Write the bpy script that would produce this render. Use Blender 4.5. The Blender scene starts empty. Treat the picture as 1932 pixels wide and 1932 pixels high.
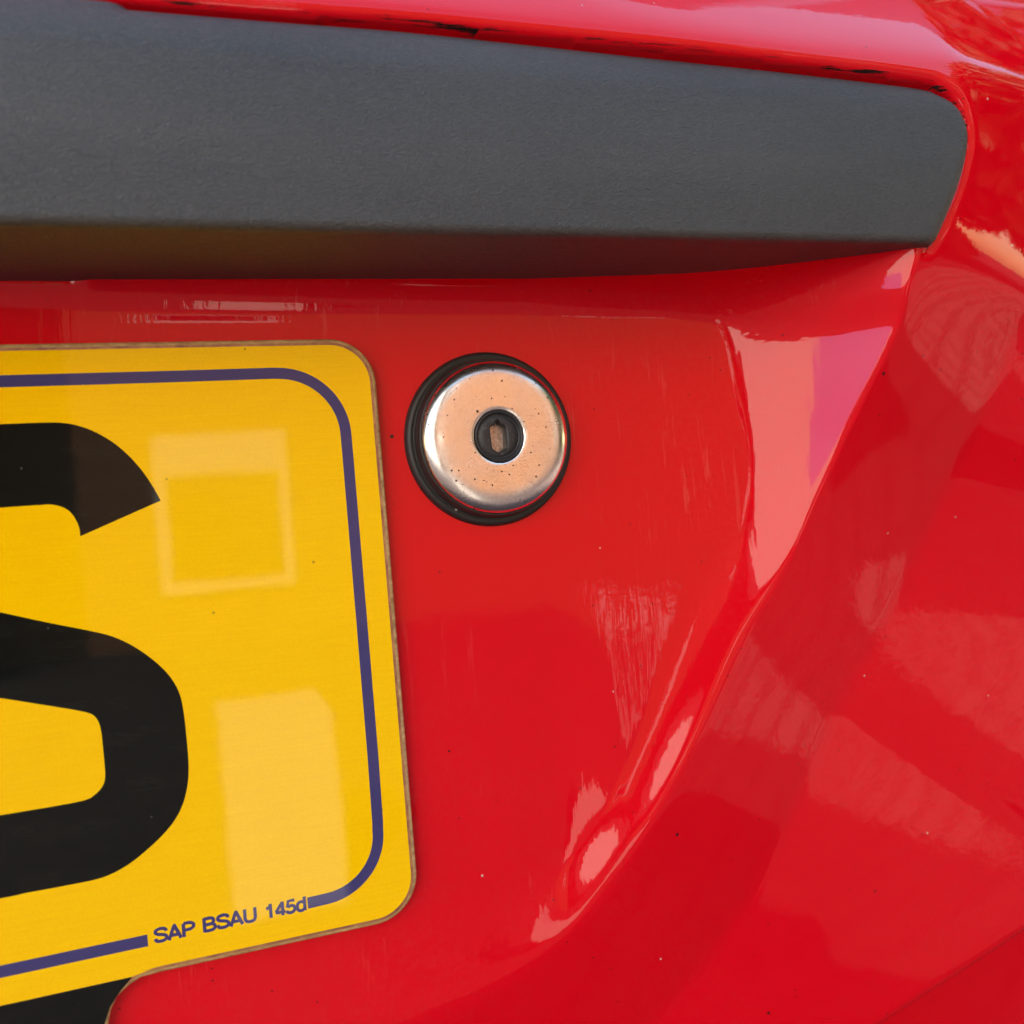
import bpy, bmesh, math, random
import numpy as np
from mathutils import Matrix, Vector
random.seed(7)
S = bpy.context.scene
COL = S.collection
H0 = 0.85            # height of the lens above the ground, metres
D = 177.8            # distance of the lens from the number plate, mm

# ---------------------------------------------------------------- camera
d1 = np.array([0.943287, -0.07555013, 0.3232674])      # car x axis seen by the camera (right, down, forward)
d2 = np.array([0.07769053, 0.99695763, 0.00629763])    # car "down"
nn = np.array([-0.32275969, 0.01917434, 0.94628671])   # into the car
cam = bpy.data.cameras.new("camera")
co = bpy.data.objects.new("camera", cam); COL.objects.link(co)
right = Vector((d1[0], nn[0], -d2[0])); down = Vector((d1[1], nn[1], -d2[1])); fwd = Vector((d1[2], nn[2], -d2[2]))
m = Matrix((right, -down, -fwd)).transposed().to_4x4()
m.translation = Vector((0, -D/1000, H0))
co.matrix_world = m
cam.sensor_width = 36; cam.lens = 36*1780/1932
cam.clip_start = 0.01; cam.clip_end = 500
cam.dof.use_dof = True; cam.dof.focus_distance = 0.182; cam.dof.aperture_fstop = 17
S.camera = co

# ---------------------------------------------------------------- world, sun, exposure
SUN_EL, SUN_AZ = math.radians(36), math.radians(-28)     # the sun stands behind the car, to the left
w = bpy.data.worlds.new("World"); S.world = w; w.use_nodes = True
nt = w.node_tree; bg = nt.nodes['Background']
sky = nt.nodes.new('ShaderNodeTexSky'); sky.sky_type = 'NISHITA'; sky.sun_disc = False
sky.sun_elevation = SUN_EL; sky.sun_rotation = SUN_AZ; sky.air_density = 1.8; sky.dust_density = .6; sky.ozone_density = 1.5
nt.links.new(sky.outputs[0], bg.inputs[0]); bg.inputs[1].default_value = 0.15
sl = bpy.data.lights.new("sun", 'SUN'); sl.energy = 4.8; sl.angle = math.radians(0.5); sl.color = (1, .94, .86)
so = bpy.data.objects.new("sun", sl); COL.objects.link(so)
sd = Vector((math.sin(SUN_AZ)*math.cos(SUN_EL), math.cos(SUN_AZ)*math.cos(SUN_EL), math.sin(SUN_EL)))
so.rotation_euler = sd.to_track_quat('Z', 'Y').to_euler()
S.view_settings.view_transform = 'Standard'; S.view_settings.look = 'None'
S.view_settings.exposure = 1.9; S.view_settings.gamma = 1; S.view_settings.use_curve_mapping = False
S.render.engine = 'CYCLES'
S.cycles.max_bounces = 8; S.cycles.diffuse_bounces = 4; S.cycles.glossy_bounces = 6

# ---------------------------------------------------------------- helpers
def W(x, y, z):                      # millimetres about the lens height -> metres
    return (x/1000, y/1000, z/1000 + H0)

def P(px, py, p=0.0):                # a traced photo point on the plane that stands p mm proud of the plate
    r = np.array([px-966, py-966, 1780.]); t = (D-p)/nn.dot(r)
    return (float(d1.dot(r)*t), float(-d2.dot(r)*t))

def link(name, me, mat=None, parent=None, smooth=True):
    o = bpy.data.objects.new(name, me); COL.objects.link(o)
    if mat: me.materials.append(mat)
    if smooth: me.polygons.foreach_set('use_smooth', [True]*len(me.polygons))
    if parent: o.parent = parent
    return o

def mesh(name, v, f, mat=None, parent=None, smooth=True):
    me = bpy.data.meshes.new(name); me.from_pydata(v, [], f); me.update()
    return link(name, me, mat, parent, smooth)

def grid(name, V, mat, parent, attr=None, flip=False):
    """V: (n, m, 3) array in metres"""
    n_, m_ = V.shape[:2]
    i = np.arange(n_*m_).reshape(n_, m_)
    q = np.stack([i[:-1, :-1], i[1:, :-1], i[1:, 1:], i[:-1, 1:]], -1).reshape(-1, 4)
    if flip: q = q[:, ::-1]
    me = bpy.data.meshes.new(name)
    me.vertices.add(n_*m_); me.vertices.foreach_set('co', V.reshape(-1).astype(np.float32))
    me.loops.add(q.size); me.loops.foreach_set('vertex_index', q.reshape(-1).astype(np.int32))
    me.polygons.add(len(q)); me.polygons.foreach_set('loop_start', (np.arange(len(q))*4).astype(np.int32))
    me.update(calc_edges=True); me.validate()
    for k, a in (attr or {}).items():
        at = me.attributes.new(k, 'FLOAT', 'POINT'); at.data.foreach_set('value', a.reshape(-1).astype(np.float32))
    return link(name, me, mat, parent)

def bez_mesh(name, loops, y0, y1, mat, parent, bevel=0.0, smooth=False):
    """flat shape from closed loops of (x,z) mm; front at y0, back at y1 (mm)"""
    cu = bpy.data.curves.new(name, 'CURVE'); cu.dimensions = '2D'; cu.fill_mode = 'BOTH'
    for L in loops:
        sp = cu.splines.new('POLY'); sp.points.add(len(L)-1); sp.use_cyclic_u = True
        for p_, (x, z) in zip(sp.points, L): p_.co = (x/1000, z/1000, 0, 1)
    b = bevel/1000; cu.extrude = max((y1-y0)/2000 - b, 1e-7); cu.bevel_depth = b; cu.bevel_resolution = 3
    if b: cu.offset = -b
    o = bpy.data.objects.new(name, cu)
    me = bpy.data.meshes.new_from_object(o)
    bpy.data.curves.remove(cu)
    # curve x,y,z -> world x,z,-y
    me.transform(Matrix(((1, 0, 0, 0), (0, 0, -1, (y0+y1)/2000), (0, 1, 0, H0), (0, 0, 0, 1))))
    me.name = name
    r = link(name, me, mat, parent, smooth)
    return r

def catmull(pts, k=8, closed=False):
    pts = [np.array(p, float) for p in pts]; out = []
    n_ = len(pts)
    for i in range(n_ if closed else n_-1):
        a = pts[(i-1) % n_] if closed or i else pts[0]; b = pts[i]; c = pts[(i+1) % n_]
        d = pts[(i+2) % n_] if closed or i+2 < n_ else pts[-1]
        for t in np.linspace(0, 1, k, endpoint=False):
            out.append(0.5*((2*b)+(c-a)*t+(2*a-5*b+4*c-d)*t*t+(3*b-a-3*c+d)*t**3))
    if not closed: out.append(pts[-1])
    return np.array(out)

def dist_poly(X, Z, poly):
    """distance, arclength parameter (segment index + t), side sign (positive = left of the direction)"""
    best = np.full(X.shape, 1e9); par = np.zeros(X.shape); sg = np.ones(X.shape)
    for i in range(len(poly)-1):
        a, b = poly[i], poly[i+1]; e = b-a; L2 = e.dot(e)
        if L2 < 1e-12: continue
        t = np.clip(((X-a[0])*e[0]+(Z-a[1])*e[1])/L2, 0, 1)
        dx = X-a[0]-t*e[0]; dz = Z-a[1]-t*e[1]; dd = np.hypot(dx, dz)
        s = np.where(e[0]*dz-e[1]*dx >= 0, 1., -1.)
        m_ = dd < best-1e-9
        best = np.where(m_, dd, best); par = np.where(m_, i+t, par); sg = np.where(m_, s, sg)
    return best, par, sg

def smin(a, b, k):
    h = np.clip(0.5+0.5*(b-a)/k, 0, 1); return b*(1-h)+a*h-k*h*(1-h)
def smax(a, b, k): return -smin(-a, -b, k)
def sstep(a, b, x):
    t = np.clip((x-a)/(b-a), 0, 1); return t*t*(3-2*t)

def tag(o, label=None, cat=None, group=None, kind=None):
    for k, v in (('label', label), ('category', cat), ('group', group), ('kind', kind)):
        if v: o[k] = v
    return o

# ---------------------------------------------------------------- materials
class M:
    def __init__(s, name, color=(.5, .5, .5), rough=.5, **kw):
        s.m = bpy.data.materials.new(name); s.m.use_nodes = True
        s.t = s.m.node_tree; s.b = s.t.nodes['Principled BSDF']
        s.b.inputs['Base Color'].default_value = (*color, 1); s.b.inputs['Roughness'].default_value = rough
        for k, v in kw.items(): s.b.inputs[k].default_value = v
        s.tc = s.t.nodes.new('ShaderNodeTexCoord').outputs['Object']
    def n(s, typ, **kw):
        nd = s.t.nodes.new(typ)
        for k, v in kw.items():
            if k in nd.inputs: nd.inputs[k].default_value = v
            else: setattr(nd, k, v)
        return nd
    def l(s, a, b): s.t.links.new(a, b)
    def map(s, sc, loc=(0, 0, 0), rot=(0, 0, 0)):
        mp = s.n('ShaderNodeMapping'); mp.inputs['Scale'].default_value = sc
        mp.inputs['Location'].default_value = loc; mp.inputs['Rotation'].default_value = rot
        s.l(s.tc, mp.inputs[0]); return mp.outputs[0]
    def noise(s, sc, scale=1., detail=2., rough=.5, dist=0., loc=(0, 0, 0), rot=(0, 0, 0)):
        nz = s.n('ShaderNodeTexNoise'); nz.inputs['Scale'].default_value = scale
        nz.inputs['Detail'].default_value = detail; nz.inputs['Roughness'].default_value = rough
        nz.inputs['Distortion'].default_value = dist
        s.l(s.map(sc, loc, rot), nz.inputs['Vector']); return nz.outputs['Fac']
    def vor(s, sc, loc=(0, 0, 0), feature='F1'):
        v = s.n('ShaderNodeTexVoronoi'); v.feature = feature; v.inputs['Scale'].default_value = 1
        s.l(s.map(sc, loc), v.inputs['Vector']); return v
    def ramp(s, fac, a, b, va=0., vb=1.):
        r = s.n('ShaderNodeMapRange'); r.inputs['From Min'].default_value = a; r.inputs['From Max'].default_value = b
        r.inputs['To Min'].default_value = va; r.inputs['To Max'].default_value = vb
        s.l(fac, r.inputs['Value']); return r.outputs[0]
    def math(s, op, a, b=None):
        r = s.n('ShaderNodeMath'); r.operation = op; r.use_clamp = False
        for i, v in enumerate((a, b)):
            if v is None: continue
            if isinstance(v, (int, float)): r.inputs[i].default_value = v
            else: s.l(v, r.inputs[i])
        return r.outputs[0]
    def mix(s, fac, a, b):
        r = s.n('ShaderNodeMix'); r.data_type = 'RGBA'
        for sock, v in ((r.inputs[0], fac), (r.inputs[6], a), (r.inputs[7], b)):
            if isinstance(v, (int, float)): sock.default_value = v
            elif isinstance(v, tuple): sock.default_value = (*v, 1)
            else: s.l(v, sock)
        return r.outputs[2]
    def bump(s, h, dist, strength=1., prev=None):
        b = s.n('ShaderNodeBump'); b.inputs['Distance'].default_value = dist; b.inputs['Strength'].default_value = strength
        s.l(h, b.inputs['Height'])
        if prev is not None: s.l(prev, b.inputs['Normal'])
        return b.outputs[0]
    def specks(s, dens, size, loc=(0, 0, 0), keep=.6):
        """sparse dark dots: dens cells per metre, size in cell units; returns a mask"""
        v = s.vor((dens, 0, dens), loc)
        r = s.n('ShaderNodeSeparateColor'); s.l(v.outputs['Color'], r.inputs[0])
        thr = s.math('MULTIPLY', s.math('POWER', r.outputs[1], 3.), size)
        d = s.math('LESS_THAN', v.outputs['Distance'], thr)
        return s.math('MULTIPLY', d, s.math('GREATER_THAN', r.outputs[0], keep))

RED = (0.66, 0.0, 0.008)
def red_paint():
    q = M('red_car_paint', RED, .30)
    b = q.b
    b.inputs['Specular IOR Level'].default_value = .0
    b.inputs['Coat Weight'].default_value = 1; b.inputs['Coat IOR'].default_value = 1.44; b.inputs['Coat Roughness'].default_value = .025
    # faint chalky dust film and grit
    fine = q.noise((900, 900, 900), 1, 3, .6)
    big = q.noise((14, 14, 14), 1, 3, .5)
    dust = q.math('MULTIPLY', q.ramp(fine, .42, .75, 0, .03), q.ramp(big, .4, .65))
    col = q.mix(dust, RED, (.45, .25, .2))
    sp = q.specks(130, .05, keep=.8); sp2 = q.specks(500, .09, (3, 1, 2), keep=.8)
    grit = q.math('MAXIMUM', sp, sp2)
    col = q.mix(grit, col, (.05, .01, .01))
    wsp = q.specks(260, .07, (9, 4, 2), keep=.86)
    col = q.mix(wsp, col, (.6, .35, .3))
    stv = q.noise((700, 700, 55), 1, 4, .65, .5, loc=(.2, .1, .3), rot=(0, math.radians(-9), 0))
    ra = q.n('ShaderNodeAttribute'); ra.attribute_name = 'recess'
    stm = q.math('MULTIPLY', q.math('MULTIPLY', ra.outputs['Fac'], q.ramp(stv, .60, .68, 0, .13)), q.ramp(q.noise((30, 30, 30), 1, 2, .5, loc=(.1, .4, .1)), .46, .6))
    col = q.mix(stm, col, (.85, .22, .18))
    # black residue along the seam round the handle
    at = q.n('ShaderNodeAttribute'); at.attribute_name = 'seam'
    sn = q.noise((70, 300, 1200), 1, 5, .7)
    near = q.math('MULTIPLY', q.ramp(at.outputs['Fac'], 1.0, 2.2, 1, 0), q.ramp(at.outputs['Fac'], .05, .5, .8, 1))
    sm = q.math('MULTIPLY', near, sn)
    res = q.ramp(sm, .50, .57)
    patch = q.ramp(q.noise((22, 22, 22), 1, 2, .5, loc=(.35, 0, 0)), .42, .5)
    res = q.math('MULTIPLY', res, patch)
    col = q.mix(res, col, (.02, .012, .012))
    q.l(col, b.inputs['Base Color'])
    q.l(q.ramp(res, 0, 1, 1, 0), b.inputs['Coat Weight'])
    q.l(q.ramp(fine, .3, .8, .015, .06), b.inputs['Coat Roughness'])
    # orange peel, run marks down the panel
    peel = q.noise((420, 420, 420), 1, 2, .5)
    runs = q.noise((520, 520, 60), 1, 2, .55, .6, rot=(0, math.radians(-9), 0))
    nb = q.bump(peel, .000014, 1.)
    nb = q.bump(q.math('MULTIPLY', runs, q.ramp(ra.outputs['Fac'], 0, 1, .15, 1)), .000024, 1., nb)
    q.l(nb, b.inputs['Coat Normal'])
    return q.m
def handle_plastic():
    q = M('grained_grey_plastic', (.03, .031, .033), .45)
    b = q.b; b.inputs['Specular IOR Level'].default_value = .5
    n1 = q.noise((1200, 1200, 3400), 1, 2, .55, 1.2, rot=(0, math.radians(-22), 0))
    n2 = q.noise((3400, 3400, 5200), 1, 1, .5)
    h = q.math('ADD', n1, q.math('MULTIPLY', n2, .35))
    q.l(q.bump(h, .00028, 1.), b.inputs['Normal'])
    big = q.noise((9, 9, 40), 1, 4, .6)
    c0 = q.mix(q.ramp(big, .35, .7), (.032, .034, .035), (.060, .060, .057))
    q.l(q.mix(q.ramp(n1, .4, .75, 0, .7), c0, (.085, .086, .086)), b.inputs['Base Color'])
    return q.m
def plain(name, color, rough=.5, **kw): return M(name, color, rough, **kw).m

PAINT = red_paint(); GREY = handle_plastic()
def yellow_face():
    q = M('yellow_reflective_face', (.9, .55, .0), .5)
    b = q.b; b.inputs['Coat Weight'].default_value = 1; b.inputs['Specular IOR Level'].default_value = .0; b.inputs['Coat IOR'].default_value = 1.37; b.inputs['Coat Roughness'].default_value = .03
    st = q.noise((90, 90, 2600), 1, 3, .6, .3, rot=(0, math.radians(-3), 0))
    gr = q.noise((2600, 2600, 2600), 1, 2, .6)
    c = q.mix(q.ramp(st, .25, .75), (.92, .525, .0), (.97, .585, .0))
    c = q.mix(q.math('MULTIPLY', q.ramp(gr, .35, .7), .22), c, (.70, .40, .0))
    sp = q.specks(330, .10, (2, 0, 5), keep=.9)
    c = q.mix(q.math('MULTIPLY', sp, .7), c, (.35, .2, .02))
    q.l(c, b.inputs['Base Color'])
    q.l(q.bump(q.noise((130, 130, 130), 1, 2, .5), .00001, 1.), b.inputs['Coat Normal'])
    return q.m
def print_mat(name, c, c2):
    q = M(name, c, .5)
    b = q.b; b.inputs['Coat Weight'].default_value = 1; b.inputs['Specular IOR Level'].default_value = .0; b.inputs['Coat IOR'].default_value = 1.37; b.inputs['Coat Roughness'].default_value = .03
    g = q.noise((60, 60, 300), 1, 4, .7)
    col = q.mix(q.ramp(g, .45, .8, 0, .6), c, c2)
    sc = q.specks(500, .10, (1, 7, 3), keep=.9)
    col = q.mix(q.math('MULTIPLY', sc, .5), col, (.12, .12, .10))
    q.l(col, b.inputs['Base Color'])
    q.l(q.bump(q.noise((130, 130, 130), 1, 2, .5), .00001, 1.), b.inputs['Coat Normal'])
    return q.m
YEL = yellow_face()
BLACKP = print_mat('black_print', (.006, .007, .006), (.014, .016, .012))
BLUEP = print_mat('blue_print', (.055, .048, .15), (.075, .06, .15))
ACR = M('cream_plate_edge', (.52, .34, .12), .25, **{'Coat Weight': 1.})
ACR.l(ACR.mix(ACR.ramp(ACR.noise((250, 250, 600), 1, 5, .7), .35, .65), (.30, .17, .07), (.62, .44, .18)), ACR.b.inputs['Base Color']); ACR = ACR.m
STAIN = M('brown_edge_stain', (.25, .07, .04), .5, **{'Coat Weight': 1.})
STAIN.l(STAIN.mix(STAIN.ramp(STAIN.noise((300, 300, 300), 1, 4, .6), .35, .65), (.20, .05, .03), (.45, .20, .06)), STAIN.b.inputs['Base Color']); STAIN = STAIN.m
def rubber_mat():
    q = M('black_rubber', (.018, .017, .016), .5)
    c = q.mix(q.specks(500, .16, keep=.75), (.018, .017, .016), (.25, .2, .17))
    q.l(c, q.b.inputs['Base Color'])
    q.l(q.bump(q.noise((1500, 1500, 1500), 1, 2, .6), .00004, .6), q.b.inputs['Normal']); return q.m
RUB = rubber_mat()
def cap_metal():
    q = M('plated_steel', (.95, .92, .88), .2, Metallic=1.)
    sp = q.math('MAXIMUM', q.specks(420, .13, (4, 2, 1), keep=.5), q.specks(1100, .22, (1, 6, 2), keep=.35))
    # scratches: thin crossing arcs
    def scr(rot, loc, wd):
        wv = q.n('ShaderNodeTexNoise'); wv.inputs['Scale'].default_value = 1; wv.inputs['Detail'].default_value = 1
        q.l(q.map((260, 260, 2200), loc, (0, rot, 0)), wv.inputs['Vector'])
        a = q.math('ABSOLUTE', q.math('SUBTRACT', wv.outputs['Fac'], .5))
        m1 = q.ramp(a, 0, wd, 1, 0)
        m1.node.clamp = True
        return q.math('MULTIPLY', m1, q.ramp(q.noise((180, 180, 180), 1, 2, .5, loc=loc), .52, .62))
    s = q.math('MAXIMUM', scr(.3, (1, 2, 3), .012), scr(1.5, (5, 1, 0), .012))
    s = q.math('MAXIMUM', s, scr(2.3, (2, 8, 4), .012))
    cl = q.noise((200, 200, 200), 1, 4, .6)
    base = q.mix(q.ramp(cl, .35, .7, 0, .35), (.97, .94, .90), (.82, .74, .70))
    gr = q.ramp(q.noise((2600, 2600, 2600), 1, 3, .7), .5, .72, 0, .5)
    base = q.mix(gr, base, (.45, .36, .3))
    base = q.mix(q.math('MULTIPLY', s, .75), base, (.35, .27, .2))
    col = q.mix(sp, base, (.06, .035, .025))
    q.l(col, q.b.inputs['Base Color'])
    q.l(q.ramp(sp, 0, 1, 1, 0), q.b.inputs['Metallic'])
    q.l(q.ramp(cl, .3, .7, .16, .28), q.b.inputs['Roughness'])
    q.l(q.bump(q.noise((700, 700, 700), 1, 2, .5), .000006, 1.), q.b.inputs['Normal'])
    return q.m
CAP = cap_metal()
def barrel_mat():
    q = M('dusty_black_plastic', (.02, .02, .021), .45)
    d = q.ramp(q.noise((1500, 1500, 1500), 1, 5, .75), .56, .72)
    d2 = q.ramp(q.noise((420, 420, 420), 1, 2, .5), .42, .6)
    q.l(q.mix(q.math('MULTIPLY', d, d2), (.02, .02, .022), (.25, .25, .26)), q.b.inputs['Base Color'])
    q.l(q.bump(q.noise((2200, 2200, 2200), 1, 3, .6), .00006, .8), q.b.inputs['Normal']); return q.m
BARREL = barrel_mat()
SHUT = M('dirty_brass', (.4, .26, .18), .38, Metallic=.75)
SHUT.l(SHUT.mix(SHUT.ramp(SHUT.noise((2500, 2500, 1200), 1, 5, .75), .42, .62), (.62, .50, .41), (.32, .23, .18)), SHUT.b.inputs['Base Color']); SHUT = SHUT.m

# ================================================================ out-of-view setting, put in for its reflections
def box(bm, x0, x1, y0, y1, z0, z1):
    vs = [bm.verts.new(c) for c in ((x0, y0, z0), (x1, y0, z0), (x1, y1, z0), (x0, y1, z0), (x0, y0, z1), (x1, y0, z1), (x1, y1, z1), (x0, y1, z1))]
    for f in ((0, 3, 2, 1), (4, 5, 6, 7), (0, 1, 5, 4), (1, 2, 6, 5), (2, 3, 7, 6), (3, 0, 4, 7)):
        bm.faces.new([vs[i] for i in f])
def bobj(name, boxes, mat, parent=None):
    bm = bmesh.new()
    for b in boxes: box(bm, *b)
    me = bpy.data.meshes.new(name); bm.to_mesh(me); bm.free()
    return link(name, me, mat, parent, False)
def brick(name, c1, c2, mortar, bw, bh, ms, vertical=True):
    q = M(name, c1, .85)
    t = q.n('ShaderNodeTexBrick'); t.inputs['Color1'].default_value = (*c1, 1); t.inputs['Color2'].default_value = (*c2, 1)
    t.inputs['Mortar'].default_value = (*mortar, 1); t.inputs['Scale'].default_value = 1
    t.inputs['Brick Width'].default_value = bw; t.inputs['Row Height'].default_value = bh; t.inputs['Mortar Size'].default_value = ms
    q.l(q.map((1, 1, 1), rot=(math.radians(90), 0, 0) if vertical else (0, 0, math.radians(25))), t.inputs['Vector'])
    q.l(t.outputs['Color'], q.b.inputs['Base Color']); return q.m
PAVE = brick('block_paving', (.060, .034, .028), (.045, .027, .022), (.018, .015, .015), .2, .1, .008, False)
BRK = brick('buff_brick', (.170, .066, .026), (.155, .060, .024), (.15, .08, .04), .225, .075, .01)
WHITE = plain('white_render', (.84, .77, .70), .8)
WFRAME = plain('white_window_frame', (.48, .46, .42), .4); STONE = plain('pale_stone', (.5, .46, .4), .8)
GLASS = plain('dark_window_glass', (.02, .02, .025), .05)
TILE = brick('roof_tile', (.18, .07, .05), (.14, .06, .05), (.05, .03, .03), .3, .25, .01)
LEAF = plain('hedge_leaf', (.05, .09, .025), .6); BARK = plain('bark', (.12, .08, .05), .9)
DOORM = plain('dark_green_door', (.03, .06, .04), .4)

PAVE2 = brick('pink_block_paving', (.24, .15, .12), (.19, .12, .095), (.06, .05, .045), .2, .1, .012, False)
g = bobj('ground', [(-40, 40, -40, 40, -.5, 0)], PAVE); g['kind'] = 'structure'
g.name = 'ground'
pv = bobj('paving', [(1.7, 9, -2.5, 3, -.1, .006)], PAVE2); pv['kind'] = 'structure'

YF = -7.2
def window(parent, x0, x1, z0, z1, y=YF):
    f = .07
    fr = bobj('window', [(x0, x1, y-.02, y+.05, z0, z0+f), (x0, x1, y-.02, y+.05, z1-.30, z1),
                         (x0, x0+f, y-.02, y+.05, z0+f, z1-.30), (x1-f, x1, y-.02, y+.05, z0+f, z1-.30)], WFRAME, parent)
    bobj('pane', [(x0+f, x1-f, y-.01, y+.01, z0+f, z1-.30)], GLASS, fr)
def house(name, x0, x1, yf, depth, h, wallmat, label, wins, door=None):
    e = bpy.data.objects.new(name, None); COL.objects.link(e); e.location = (0, 0, 0)
    tag(e, label, 'house')
    bobj('wall', [(x0, x1, yf-depth, yf, 0, h)], wallmat, e)
    bm = bmesh.new(); o = .3
    v = [bm.verts.new(c) for c in ((x0-o, yf+o, h-.05), (x1+o, yf+o, h-.05), (x1+o, yf-depth-o, h-.05), (x0-o, yf-depth-o, h-.05), (x0-o, yf-depth/2, h+2.2), (x1+o, yf-depth/2, h+2.2))]
    for f in ((0, 1, 5, 4), (2, 3, 4, 5), (0, 4, 3), (1, 2, 5), (0, 3, 2, 1)): bm.faces.new([v[i] for i in f])
    me = bpy.data.meshes.new('roof'); bm.to_mesh(me); bm.free(); link('roof', me, TILE, e, False)
    for a in wins: window(e, *a, yf)
    if door: bobj('door', [(door[0], door[1], yf-.02, yf+.03, 0, 2.05)], DOORM, e)
    return e
house('brick_house', -1.9, 9.5, YF, 6, 5.2, BRK, 'buff brick house with white framed windows facing the car across the paved drive',
      [(-.22, .73, .40, 1.56), (4.6, 5.8, .9, 2.1), (-.42, .73, 3.2, 4.4), (4.6, 5.8, 3.2, 4.4)], (6.6, 7.5))
house('rendered_house', -8.6, -1.6, -5.6, 7, 5.0, WHITE, 'white rendered house standing left of the buff brick house',
      [(-6.4, -5.4, 3.75, 4.7)])
SKYBLUE = plain('sky_standin_blue', (.34, .42, .80), .8); WOOD = plain('dark_panel', (.03, .025, .02), .6)  # blue wall colour stands in for sky reflected in the paint
house('sky_standin', -15.5, -8.8, -5.8, 1.2, 2.9, SKYBLUE, 'pale blue outbuilding added out of view to reflect as blue sky', [])  # added unseen block whose blue reflects as sky on the recess flank
cb = bobj('sliver_reflector', [(1.955, 2.035, -4.4, -4.25, .08, .44)], WFRAME); tag(cb, 'unseen white-framed cabinet with a dark door standing on the paving', 'reflector_box')  # made-up framed box, added for the narrow pale reflection in the recess
bobj('door', [(1.968, 2.022, -4.25, -4.24, .11, .36)], WOOD, cb)  # dark middle of the added box
gw = bobj('reflector_wall', [(-15, -9.4, -3.9, -3.65, 0, 1.3)], WHITE); tag(gw, 'low white wall added unseen at the far left for a pale reflection', 'wall')  # unseen, added for the pale strip reflected near the crest
pl = bobj('plate_reflector', [(.03, .27, -2.3, -1.95, 0, .42)], STONE)  # unseen block added for the bright patch reflected in the plate
tag(pl, 'short square pale stone pier added behind the camera to reflect as a bright patch in the plate', 'reflector_post')

def foliage(name, cx, cy, cz, rx, ry, rz, n_, size, parent=None):
    vs, fs = [], []
    for i in range(n_):
        u = Vector((random.gauss(0, 1), random.gauss(0, 1), random.gauss(0, 1))).normalized()*random.uniform(.55, 1.05)
        c = Vector((cx+u.x*rx, cy+u.y*ry, max(cz+u.z*rz, .05)))
        a = Vector((random.gauss(0, 1), random.gauss(0, 1), random.gauss(0, 1))).normalized(); b = a.orthogonal().normalized()
        k = len(vs); s_ = size*random.uniform(.6, 1.4)
        vs += [c-a*s_, c-b*s_*.6, c+a*s_, c+b*s_*.6]; fs.append((k, k+1, k+2, k+3))
    return mesh(name, [tuple(v) for v in vs], fs, LEAF, parent, False)
def tree(x, y, h, r, label):
    e = bpy.data.objects.new('tree', None); COL.objects.link(e); e.location = (x, y, 0); tag(e, label, 'tree')
    bm = bmesh.new(); bmesh.ops.create_cone(bm, segments=10, radius1=.18, radius2=.1, depth=h*.6, matrix=Matrix.Translation((0, 0, h*.3)))
    me = bpy.data.meshes.new('trunk'); bm.to_mesh(me); bm.free(); link('trunk', me, BARK, e)
    foliage('crown', 0, 0, h*.62, r, r, h*.38, 5000, .16, e)
tree(5.4, -1.3, 5.2, 2.0, 'broad green tree nearest the rear corner of the car on the right')
tree(6.4, 2.6, 5.6, 2.2, 'green tree beside the car on the right')
tree(7.2, -4.4, 5.6, 1.9, 'green tree in front of the right end of the brick house')
hd = foliage('hedge', 7.5, -5.2, .7, 1.6, .5, .8, 5000, .06); tag(hd, 'clipped green hedge in front of the brick house', 'hedge')

# ================================================================ the car
car = bpy.data.objects.new('hatchback_car', None); COL.objects.link(car); car.location = (0, 0, 0)
tag(car, 'red hatchback car tailgate with grey grab handle, yellow number plate and round silver boot lock', 'car')

# ---- crest of the recess lip (mm, x z, proud p, width of the flank inside it)
CR = [  # px, py, p, width, base offset
 (560, 1975, -2.6, 18), (700, 1932, -2.5, 16), (860, 1870, -2.3, 14), (1000, 1790, -1.9, 12), (1090, 1715, -1., 10), (1167, 1630, .9, 7.5),
 (1237, 1531, 2.0, 8.5), (1289, 1429, 1.9, 8.5), (1345, 1295, 1.2, 10), (1405, 1166, 1.5, 11), (1481, 1046, 3.2, 9.5),
 (1554, 888, 8., 13.5), (1610, 773, 14, 20), (1685, 624, 22, 27), (1745, 462, 28.5, 33)]
cp = [list(P(a, b, p))+[p, wd] for a, b, p, wd in CR]
cp = [[-400, -101, -2, 18], [-60, -100, -2, 18]] + cp + [[150, 66, 28.5, 33], [156, 100, 28.5, 33], [164, 300, 28.5, 33]]
cs = catmull(cp, 6)
sl_ = np.concatenate([[0], np.cumsum(np.hypot(*np.diff(cs[:, :2], axis=0).T))])
st_ = np.arange(0, sl_[-1], 1.5)
cs = np.stack([np.interp(st_, sl_, cs[:, k]) for k in range(4)], -1)
kk = np.exp(-(np.arange(-12, 13)*1.5/5.0)**2/2); kk /= kk.sum()
cs = np.stack([np.convolve(np.pad(cs[:, k], 12, mode='edge'), kk, 'valid') for k in range(4)], -1)
k2_ = np.exp(-(np.arange(-24, 25)*1.5/10.0)**2/2); k2_ /= k2_.sum()
oc_out = np.convolve(np.pad(cs[:, 2], 24, mode='edge'), k2_, 'valid')
crest = cs[:, :2]
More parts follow.
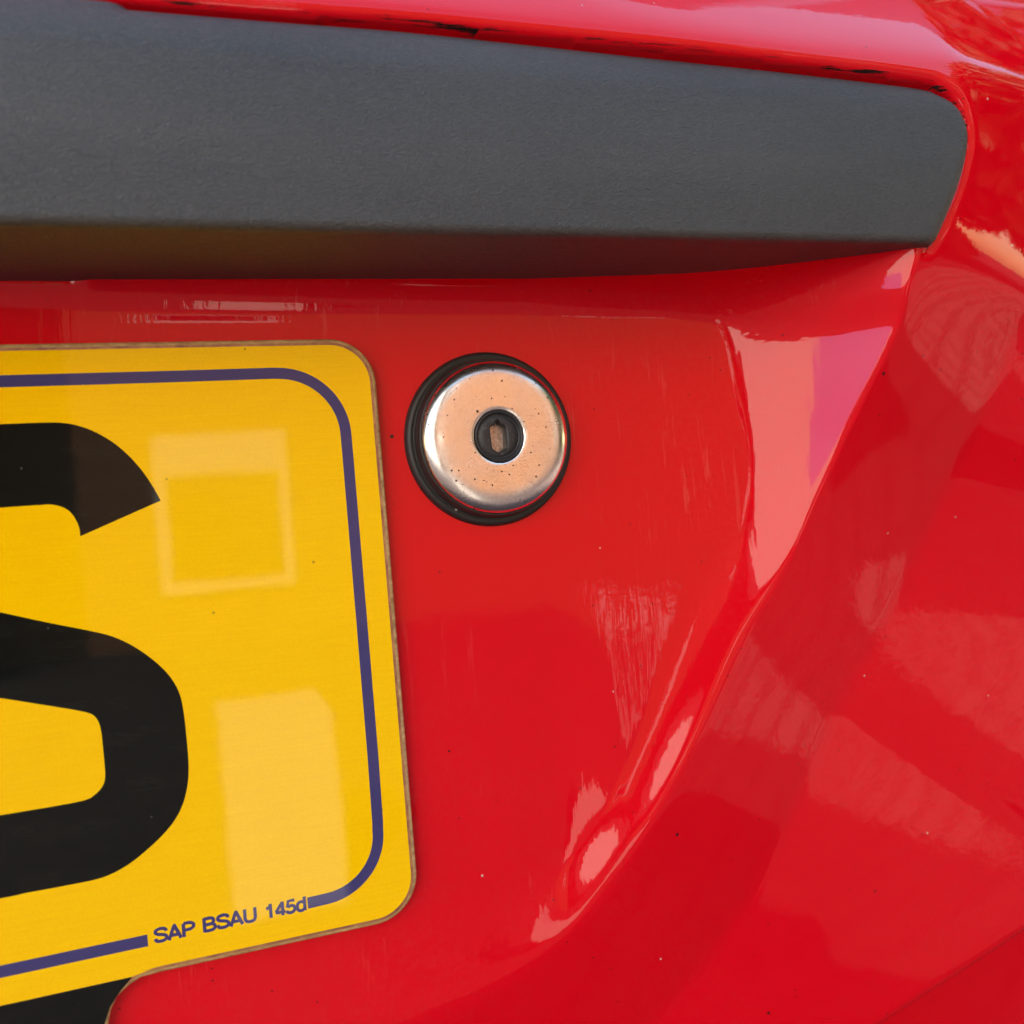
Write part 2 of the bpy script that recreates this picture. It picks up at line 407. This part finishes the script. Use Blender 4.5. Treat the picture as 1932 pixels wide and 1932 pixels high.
# handle outline
ht = catmull([P(a, b, 27) for a, b in ((240, 0), (500, 21), (750, 39), (966, 64), (1216, 95), (1466, 125), (1716, 159), (1766, 177), (1796, 204), (1811, 243), (1812, 280), (1798, 340), (1777, 400))]
             + [(143.4, 45.0)], 10)
ht = np.vstack([[[-420, 72.], [-150, 78.3], [-60, 80.]], ht])
hout = np.vstack([ht, [[-420, 45.]], ht[:1]])
def inside_poly(X, Z, poly):
    c = np.zeros(X.shape, bool)
    for i in range(len(poly)-1):
        (x1, z1), (x2, z2) = poly[i], poly[i+1]
        if z1 == z2: continue
        cond = ((z1 > Z) != (z2 > Z)) & (X < (x2-x1)*(Z-z1)/(z2-z1)+x1)
        c ^= cond
    return c
seam_line = catmull([P(a, b-78, -19) for a, b in ((2300, 1480), (2080, 1640), (1932, 1742), (1790, 1836), (1650, 1925), (1450, 2060), (1200, 2220))], 4)

def smooth2(A, sg=5.):
    n_ = int(3*sg); k_ = np.exp(-np.arange(-n_, n_+1)**2/(2*sg*sg)); k_ /= k_.sum()
    for ax in (0, 1):
        pw = [(0, 0), (0, 0)]; pw[ax] = (n_, n_)
        B_ = np.pad(A, pw, mode='reflect', reflect_type='odd'); L_ = A.shape[ax]
        A = sum(k_[i_]*(B_[i_:i_+L_] if ax == 0 else B_[:, i_:i_+L_]) for i_ in range(2*n_+1))
    return A
def body_depth(X, Z):
    d, par, sg = dist_poly(X, Z, crest)
    i = np.clip(par.astype(int), 0, len(cs)-2); t = par-i
    oc = cs[i, 2]*(1-t)+cs[i+1, 2]*t; wd = cs[i, 3]*(1-t)+cs[i+1, 3]*t
    ds = d*sg                                    # positive = inside the recess
    dp = np.log1p(np.exp(np.clip(-ds/1.2, -30, 30)))*1.2
    lean = np.log1p(np.exp(np.clip((Z-81.5)/1.2, -30, 30)))*1.2
    oo = oc_out[i]*(1-t)+oc_out[i+1]*t
    O = oo + .6 - .19*dp - .0006*dp*dp - .62*lean - .004*lean**2
    if O.ndim == 2: O = smooth2(O, 3.)
    # recess
    base = -3.0 + .0013*np.clip(X-84, 0, 32)**2
    lowlip = np.clip(-(Z+62)/20, 0, None)
    base = base + .0007*np.clip(-Z-12, 0, None)**2*sstep(66, 82, X)*sstep(-110, -80, Z)
    slope = 1-ds/wd; shp = 7+11*sstep(-22, 4, Z)
    rise = np.clip(oc-base, .3, None)
    inner = base + rise*(np.log1p(np.exp(np.clip(slope*shp, -30, 60)))/shp)**1.5
    inner = inner - .07*(Z-12)*np.clip(slope, 0, 1)*sstep(-14, 6, Z)*(1-sstep(30, 38, Z))
    # fillet up to the ceiling under the handle
    z0 = 36.8 - 2.5*sstep(95, 125, X); T = 45.3-z0
    tt = np.clip((Z-z0)/T, 0, 1)
    pb = np.interp(X, [-300, -28, 14, 68, 100, 119, 133, 142, 400], [0, 0, 1.5, 3.2, 9.5, 17.5, 23.5, 27.7, 28])
    in45 = inner
    c = np.clip(pb-in45, 0, None)*(1-np.sqrt(1-np.clip(tt, 0, .999)**2))
    inner = inner + c + np.clip(Z-46.3, 0, 20)*8
    p = smin(inner, O, 1.0)
    # roll the panel edge into the seam around the handle, pocket behind the handle
    e, _, _ = dist_poly(X, Z, ht)
    ins = inside_poly(X, Z, hout)
    up = Z > 46.5
    k = np.clip(1-e/3.4, 0, 1)
    p = np.where(~ins & (Z > 40), p - sstep(40, 50, Z)*2.6*(1-np.sqrt(1-np.clip(k, 0, .98)**2)), p)
    p = np.where(ins & up, np.minimum(p, O-7), p)
    # shut line at the bottom right
    sdist, _, ssg = dist_poly(X, Z, seam_line)
    s = sdist*ssg
    below = np.where(s > 0, 1., 0.)
    p = p - 14.0*sstep(-.1, 1.6, s) - .16*np.clip(s, 0, 60) - np.where(s < 0, .5*np.exp(-(s/1.0)**2), 0)
    seam = np.where(ins, 0., e); seam = np.where(Z < 50, 10, seam)
    return p, (seam, np.clip(ds/6, 0, 1)*(Z < 50))

xs = np.concatenate([np.arange(-420, -46, 6.), np.arange(-46, 215, .5), np.arange(215, 300, 2.)])
zs = np.concatenate([np.arange(-300, -150, 5.), np.arange(-150, 125, .5), np.arange(125, 220, 4.)])
X, Z = np.meshgrid(xs, zs, indexing='ij')
pd, seam = body_depth(X, Z)
V = np.stack([X/1000, -pd/1000, Z/1000+H0], -1)
tail = grid('tailgate_panel', V, PAINT, car, {'seam': seam[0], 'recess': seam[1]}, flip=False)

# ---- rest of the car body (shades the tailgate; starts behind the panel)
prof = [(.07, .32), (.06, .55), (.09, 1.02), (.22, 1.10), (.62, 1.40), (1.0, 1.44), (2.0, 1.40), (2.7, 1.02), (3.6, .86), (3.68, .35)]
nx = 9; vs = []; fs = []
for i in range(nx):
    u = -1+2*i/(nx-1)
    for (y, z) in prof:
        sh = .10*(abs(u)**3) if z > 1.0 else .05*abs(u)**3
        vs.append((-.224+u*(.79-(.14 if z > 1.05 else 0)), y+sh*(1 if y < 1.5 else -1), z-.05*u*u))
np_ = len(prof)
for i in range(nx-1):
    for j in range(np_): fs.append((i*np_+j, i*np_+(j+1) % np_, (i+1)*np_+(j+1) % np_, (i+1)*np_+j))
fs += [tuple(range(np_)), tuple(range((nx-1)*np_, nx*np_))[::-1]]
mesh('body', vs, fs, PAINT, car, False)
TYRE = plain('tyre', (.02, .02, .02), .8)
for wx in (-.95, .5):
    for wy in (.55, 2.95):
        bm = bmesh.new(); bmesh.ops.create_cone(bm, cap_ends=True, segments=40, radius1=.29, radius2=.29, depth=.17, matrix=Matrix.Translation((wx, wy, .29)) @ Matrix.Rotation(math.pi/2, 4, 'Y'))
        me = bpy.data.meshes.new('wheel'); bm.to_mesh(me); bm.free(); link('wheel', me, TYRE, car, False)

# ---- grab handle
def resample(pts, n_, pw=1.):
    pts = np.array(pts); s = np.concatenate([[0], np.cumsum(np.hypot(*np.diff(pts, axis=0).T))]); s /= s[-1]
    t = np.linspace(0, 1, n_)
    return np.stack([np.interp(t, s, pts[:, 0]), np.interp(t, s, pts[:, 1])], -1)
def split_curve(pts, idx): return pts[:idx+1], pts[idx:]
ci = int(np.argmin(np.hypot(ht[:, 0]-150.5, ht[:, 1]-75.5)))
top_c = ht[:ci+1]; right_c = ht[ci:][::-1]         # right edge from the bottom up
bot_c = np.array([[-420, 45.], [143.4, 45.]]); left_c = np.array([[-420, 45.], [-420, 72.]])
NU, NV = 900, 90
def by_x(c, xsv): return np.stack([xsv, np.interp(xsv, c[:, 0], c[:, 1])], -1)
uu = np.concatenate([np.linspace(0, .62, 60, endpoint=False), np.linspace(.62, 1, NU-60)])
tp = resample(top_c, 4000); bt = resample(bot_c, 4000)
tpu = np.stack([np.interp(uu, np.linspace(0, 1, 4000), tp[:, k]) for k in (0, 1)], -1)
btu = np.stack([np.interp(uu, np.linspace(0, 1, 4000), bt[:, k]) for k in (0, 1)], -1)
vv = np.concatenate([np.linspace(0, .06, 10, endpoint=False), np.linspace(.06, .9, NV-30, endpoint=False), np.linspace(.9, 1, 20)])
rc = resample(right_c, 2000); rcv = np.stack([np.interp(vv, np.linspace(0, 1, 2000), rc[:, k]) for k in (0, 1)], -1)
lc = resample(left_c, 100); lcv = np.stack([np.interp(vv, np.linspace(0, 1, 100), lc[:, k]) for k in (0, 1)], -1)
U = uu[:, None, None]; Vv = vv[None, :, None]
C = (1-Vv)*btu[:, None]+Vv*tpu[:, None]+(1-U)*lcv[None]+U*rcv[None]-((1-U)*(1-Vv)*btu[0]+U*(1-Vv)*btu[-1]+(1-U)*Vv*tpu[0]+U*Vv*tpu[-1])
HX, HZ = C[..., 0], C[..., 1]
e, _, _ = dist_poly(HX, HZ, ht[3:])
eb = HZ-45.
zt = (HZ-45)/36
face = 30.6 + .9*np.sin(np.pi*np.clip(zt, 0, 1))*.9 - 2.2*zt**2 - 3.2*np.clip((zt-.74)/.26, 0, 1)**2
R1 = 3.4; k1 = np.clip(1-e/R1, 0, 1); face = face-R1*.85*(1-np.sqrt(1-np.clip(k1, 0, .995)**2))
R2 = 1.6; k2 = np.clip(1-eb/R2, 0, 1); face = face-R2*(1-np.sqrt(1-np.clip(k2, 0, 1)**2))
front = np.stack([HX/1000, -face/1000, HZ/1000+H0], -1)
# bottom strips go back to the body, top skirt goes in
und = []
for q_, dz in ((34, 0.), (20, 0.), (5, 0.), (1.0, 0.), (.3, 0)):
    r_ = front[:, 0].copy(); back = -4. if True else 0
    f0 = q_/35.
    r_[:, 1] = r_[:, 1]*(f0) + .006*(1-f0) if q_ < 34 else r_[:, 1]
    r_[:, 2] = .045+H0-dz
    und.append(r_)
und = [front[:, 0]+np.array([0, .0, 0])] ; 
for yy in (-.027, -.02, -.012, -.004, .004, .007):
    r_ = front[:, 0].copy(); r_[:, 1] = np.maximum(r_[:, 1], yy); und.insert(0, r_)
und = und[:-1]
top = []
for dy, dz in ((.0015, 0), (.005, 0)):
    r_ = front[:, -1].copy(); r_[:, 1] += dy; top.append(r_)
full = np.concatenate([np.stack(und, 1), front, np.stack(top, 1)], 1)
hnd = grid('grab_handle', full, GREY, car)
rs = np.stack([front[-1]+np.array([0, o_, 0]) for o_ in (0, .0015, .005, .012)], 1)
side = grid('handle_end', rs, GREY, hnd)

# ---- number plate
def arc(cx, cz, r, a0, a1, n_=14):
    return [(cx+r*math.cos(math.radians(a)), cz+r*math.sin(math.radians(a))) for a in np.linspace(a0, a1, n_)]
def plate_outline(g_):
    o = [(-224, 34-g_)] + arc(27.1, 25.5, 8.5-g_, 90, 0) + arc(27.5, -68.3, 8.5-g_, 0, -90)
    o += [(-10.5, -76.8+g_)] + [(-14+.0, -77.0+g_)] + [(x, z) for x, z in ((-16-g_*.5, -77.9+g_*.8), (-17.9-g_*.75, -79.3+g_*.6), (-19.1-g_*.9, -81.3+g_*.3), (-19.9-g_, -84.5), (-20.1-g_, -91))] + [(-224, -91)]
    return o
def both(o):   # mirror the right half about the plate's centre
    return o + [(-448-x, z) for x, z in o[::-1][1:-1]]
OUT = both(plate_outline(0.)); YF_ = both(plate_outline(1.0)); ST = both(plate_outline(.55))
plate = bez_mesh('number_plate', [OUT], 0., 3.0, ACR, car, bevel=.7, smooth=False)
def inset_face(name, g_, y, mat, cutz=None):
    o = plate_outline(g_)
    if cutz is not None:
        o = [p for p in o if p[1] > cutz+.01]
        o = [q_ for q_ in o]
        o = o + [(-224, cutz)]
    return bez_mesh(name, [both(o)], y, y+.02, mat, plate)
inset_face('edge_stain', .75, -.03, STAIN)
yo = [p for p in plate_outline(1.25) if p[1] > -75.9]
bez_mesh('yellow_face', [both(yo+[(27.5, -75.75), (-12, -75.75), (-15.2, -76.3), (-224, -76.9)])], -.06, -.04, YEL, plate)
bo = [(-15.3, -76.35), (-17.4, -78.3), (-19.2, -80.6), (-20.5, -83.8), (-21.1, -90.4)]
bez_mesh('dealer_strip', [both([(-224, -76.95)]+bo+[(-224, -90.4)])], -.06, -.04, BLACKP, plate)

# the letter S (right half traced, left half by point symmetry)
A = [(-32, 20.4), (-22.54, 20.4), (-18.69, 20.11), (-15.51, 19.07), (-12.35, 17.12), (-9.86, 14.81), (-7.67, 11.98), (-5.89, 8.9), (-4.53, 5.78)]
A = [tuple(a) for a in catmull(A, 4)]
A2 = [tuple(a) for a in catmull([(-17.91, .6), (-18.04, 2.41), (-18.87, 4.43), (-20.08, 5.66), (-21.95, 6.35), (-24, 6.42), (-29.9, 6.42)], 4)]
B = [tuple(a) for a in catmull([(-31.13, -11.08), (-24.05, -13.62), (-16.14, -16.32), (-13.25, -17.67), (-10.7, -19.43), (-7.86, -22.05), (-5.53, -24.99), (-4.1, -28.09), (-3.59, -31.09), (-3.4, -36), (-3.45, -41.87), (-4.14, -45.92), (-5.6, -49.41), (-8.11, -52.4), (-11.82, -55.24), (-14.97, -57.08), (-18.78, -58.3), (-24, -58.5), (-31, -58.5)], 4)]
Cc = [tuple(a) for a in catmull([(-32.16, -25.36), (-25.24, -27.59), (-19.59, -29.5), (-17.84, -30.67), (-17.16, -32.79), (-17.03, -36.5), (-17.03, -40.89), (-17.6, -42.7), (-18.9, -43.95), (-20.55, -44.6), (-25, -44.8), (-33.57, -44.86)], 4)]
rot = lambda L: [(-64-x, -38.2-z) for x, z in L]
Sout = A + A2 + rot(Cc)[::-1] + B + rot(A) + rot(A2) + Cc[::-1] + rot(B)
bez_mesh('letter', [Sout], -.10, -.08, BLACKP, plate)

# blue border line: a band 2 mm wide
def band(pts, wd):
    pts = np.array(pts); t = np.gradient(pts, axis=0); t /= np.hypot(t[:, 0], t[:, 1])[:, None]
    nrm = np.stack([-t[:, 1], t[:, 0]], -1)*wd/2
    return [tuple(p) for p in np.vstack([pts+nrm, (pts-nrm)[::-1]])]
path1 = [(-224, 27.6), (-100, 27.6), (0, 27.65), (16.5, 27.75)] + arc(17.2, 15.9, 11.8, 88, 2, 26) + [(29.05, 12), (29.2, -20), (29.3, -45), (29.2, -57.5)] + [(29.1+0, -59)] + arc(18.6, -59.3, 10.5, -2, -88, 26) + [(15.2, -69.9)]
path2 = [(-12.4, -70.6), (-60, -70.9), (-224, -70.9)]
bez_mesh('border_line', [band(path1, 2.05)], -.10, -.08, BLUEP, plate)
bez_mesh('border_line', [band(path2, 2.05)], -.10, -.08, BLUEP, plate)

GL = {   # strokes in units of the cap height
 'S': (.66, [catmull([(.62, .70), (.56, .86), (.36, .93), (.14, .86), (.10, .70), (.22, .57), (.44, .49), (.60, .38), (.62, .22), (.50, .10), (.33, .07), (.15, .12), (.07, .30)], 4)]),
 'A': (.70, [[(.06, 0), (.36, .97)], [(.36, .97), (.66, 0)], [(.17, .30), (.55, .30)], [(.29, .93), (.43, .93)]]),
 'P': (.66, [[(.10, 0), (.10, .92)], catmull([(.10, .92), (.40, .92), (.58, .80), (.58, .60), (.40, .47), (.10, .47)], 4)]),
 'B': (.68, [[(.10, 0), (.10, 1.0)], catmull([(.10, .92), (.42, .92), (.56, .80), (.54, .60), (.40, .51), (.10, .51)], 4), catmull([(.36, .51), (.52, .48), (.62, .34), (.60, .17), (.44, .08), (.10, .08)], 4)]),
 'U': (.70, [catmull([(.10, 1), (.10, .6), (.10, .32), (.18, .12), (.36, .07), (.54, .12), (.62, .32), (.62, .6), (.62, 1)], 4)]),
 '1': (.56, [[(.36, 0), (.36, 1)], [(.14, .70), (.28, .74), (.36, .92)]]),
 '4': (.56, [[(.42, 0), (.42, .98)], [(.44, .95), (.08, .33), (.08, .25), (.56, .25)]]),
 '5': (.56, [catmull([(.06, .26), (.12, .12), (.27, .07), (.42, .12), (.50, .30), (.44, .50), (.28, .56), (.13, .48)], 4), [(.11, .46), (.17, .91), (.50, .91)]]),
 'd': (.56, [[(.46, 0), (.46, 1)], catmull([(.46, .56), (.36, .66), (.22, .67), (.09, .54), (.08, .20), (.20, .05), (.34, .06), (.46, .18)], 4)]),
 ' ': (.36, [])}
def text(name, s, x, z, capw, caph, wdt, y, mat, parent, slope):
    k = 0; ms = []
    for ch in s:
        adv, strokes = GL[ch]
        for st in strokes:
            L = band([(x+px_*capw, z+slope*(x+px_*capw)+pz*caph) for px_, pz in st], wdt)
            ms.append(bez_mesh(name, [L], y-.004*k, y-.004*k+.01, None, None)); k = (k+1) % 5
        x += adv*capw
    bm = bmesh.new()
    for o in ms: bm.from_mesh(o.data)
    me = bpy.data.meshes.new(name); bm.to_mesh(me); bm.free()
    for o in ms: bpy.data.objects.remove(o)
    return x, link(name, me, mat, parent, False)
xe, tx = text('standard_marking', 'SAP BSAU 145d', -11.4, -71.28, 3.42, 2.55, .58, -.085, BLUEP, plate, .012)
print('text end', xe)

# ---- boot lock
LC = (58.2, 13.75)
def lathe(name, prof, mat, parent, cx, cz, seg=160):
    a = np.linspace(0, 2*np.pi, seg+1)
    r = np.array([p[0] for p in prof]); y = np.array([-p[1] for p in prof])
    V_ = np.stack([(cx+r[None]*np.cos(a)[:, None])/1000, np.broadcast_to(y/1000, (seg+1, len(prof))), (cz+r[None]*np.sin(a)[:, None])/1000+H0], -1)
    return grid(name, V_, mat, parent, flip=False)
def rnd(r0, p0, r1, p1, n_=8):   # convex quarter from (r0,p0) flat to (r1,p1) vertical
    return [(r0+(r1-r0)*math.sin(t), p1+(p0-p1)*math.cos(t)) for t in np.linspace(0, math.pi/2, n_)]
lock = bpy.data.objects.new('boot_lock', None); COL.objects.link(lock); lock.parent = car
lathe('gasket', rnd(16.6, -1.2, 17.6, -2.3)[::-1][0:0] + [(17.55, -3.6), (17.5, -2.6), (17.3, -2.0), (17.0, -1.6), (16.6, -1.45), (16.3, -1.45), (16.0, -1.65), (15.85, -1.6), (15.75, -.4), (15.55, .6), (15.42, 1.2), (15.25, 1.45), (15.08, 1.35), (14.3, -1.4)][::1], RUB, lock, *LC)
capprof = [(14.5, -2.2), (14.7, -.4)] + [(15.1*math.sin(t_)**.25, 3.4-3.3*(1-math.cos(t_)**.62)) for t_ in np.linspace(math.pi/2, .02, 70)][:-1][::1] + [(6.2, 3.4), (5.35, 3.37), (5.15, 3.25), (5.02, 2.9), (5.0, 1.2), (5.0, -2)]
lathe('cap', capprof, CAP, lock, *LC)
BC = (LC[0]+.1, LC[1]+.05)
# barrel with the keyhole cut through: rings from the outer circle to the keyhole outline
khole = [(.0, 3.15), (.42, 2.75), (.5, 2.45), (1.15, 2.1), (1.55, 1.6), (1.62, 0), (1.6, -2.1), (1.25, -2.55), (.55, -3.0), (.2, -3.3), (-.15, -3.15), (-.9, -2.75), (-1.45, -2.2), (-1.52, -1.2), (-1.6, 0), (-1.62, 1.6), (-1.3, 2.05), (-.65, 2.3), (-.5, 2.55), (-.35, 2.85)]
kh = catmull(khole, 4, True)
ang = np.arctan2(kh[:, 1], kh[:, 0])
def ring_of(r): return np.stack([r*np.cos(ang), r*np.sin(ang)], -1)
rings = [(ring_of(5.0), .2), (ring_of(5.0), 2.55), (ring_of(4.9), 2.8), (ring_of(4.6), 2.75), (ring_of(4.45), 2.3), (ring_of(4.25), 1.9), (ring_of(4.05), 2.0), (ring_of(3.8), 2.2)]
rings += [(kh*1.0*(1-f)+ring_of(3.6)*f, 2.25) for f in (.6, .3)] + [(kh*1.06, 2.2), (kh, 2.05), (kh*.995, 1.2), (kh*.99, -.8)]
Vb = np.stack([np.stack([(BC[0]+k_[:, 0])/1000, np.full(len(k_), -(p_+.5)/1000), (BC[1]+k_[:, 1])/1000+H0], -1) for k_, p_ in rings], 1)
Vb = np.concatenate([Vb, Vb[:1]], 0)
bar = grid('lock_barrel', Vb, BARREL, lock)
sh = [(BC[0]/1000+x/1000, -.35/1000, (BC[1]+z)/1000+H0) for x, z in ((-2, -3.6), (2, -3.6), (2, 1.9), (-2, 1.9))]
bez_mesh('key_shutter', [[(BC[0]-2, BC[1]-3.6), (BC[0]+2, BC[1]-3.6), (BC[0]+2, BC[1]+3.5), (BC[0]-2, BC[1]+3.5)]], -.25, .3, SHUT, lock)
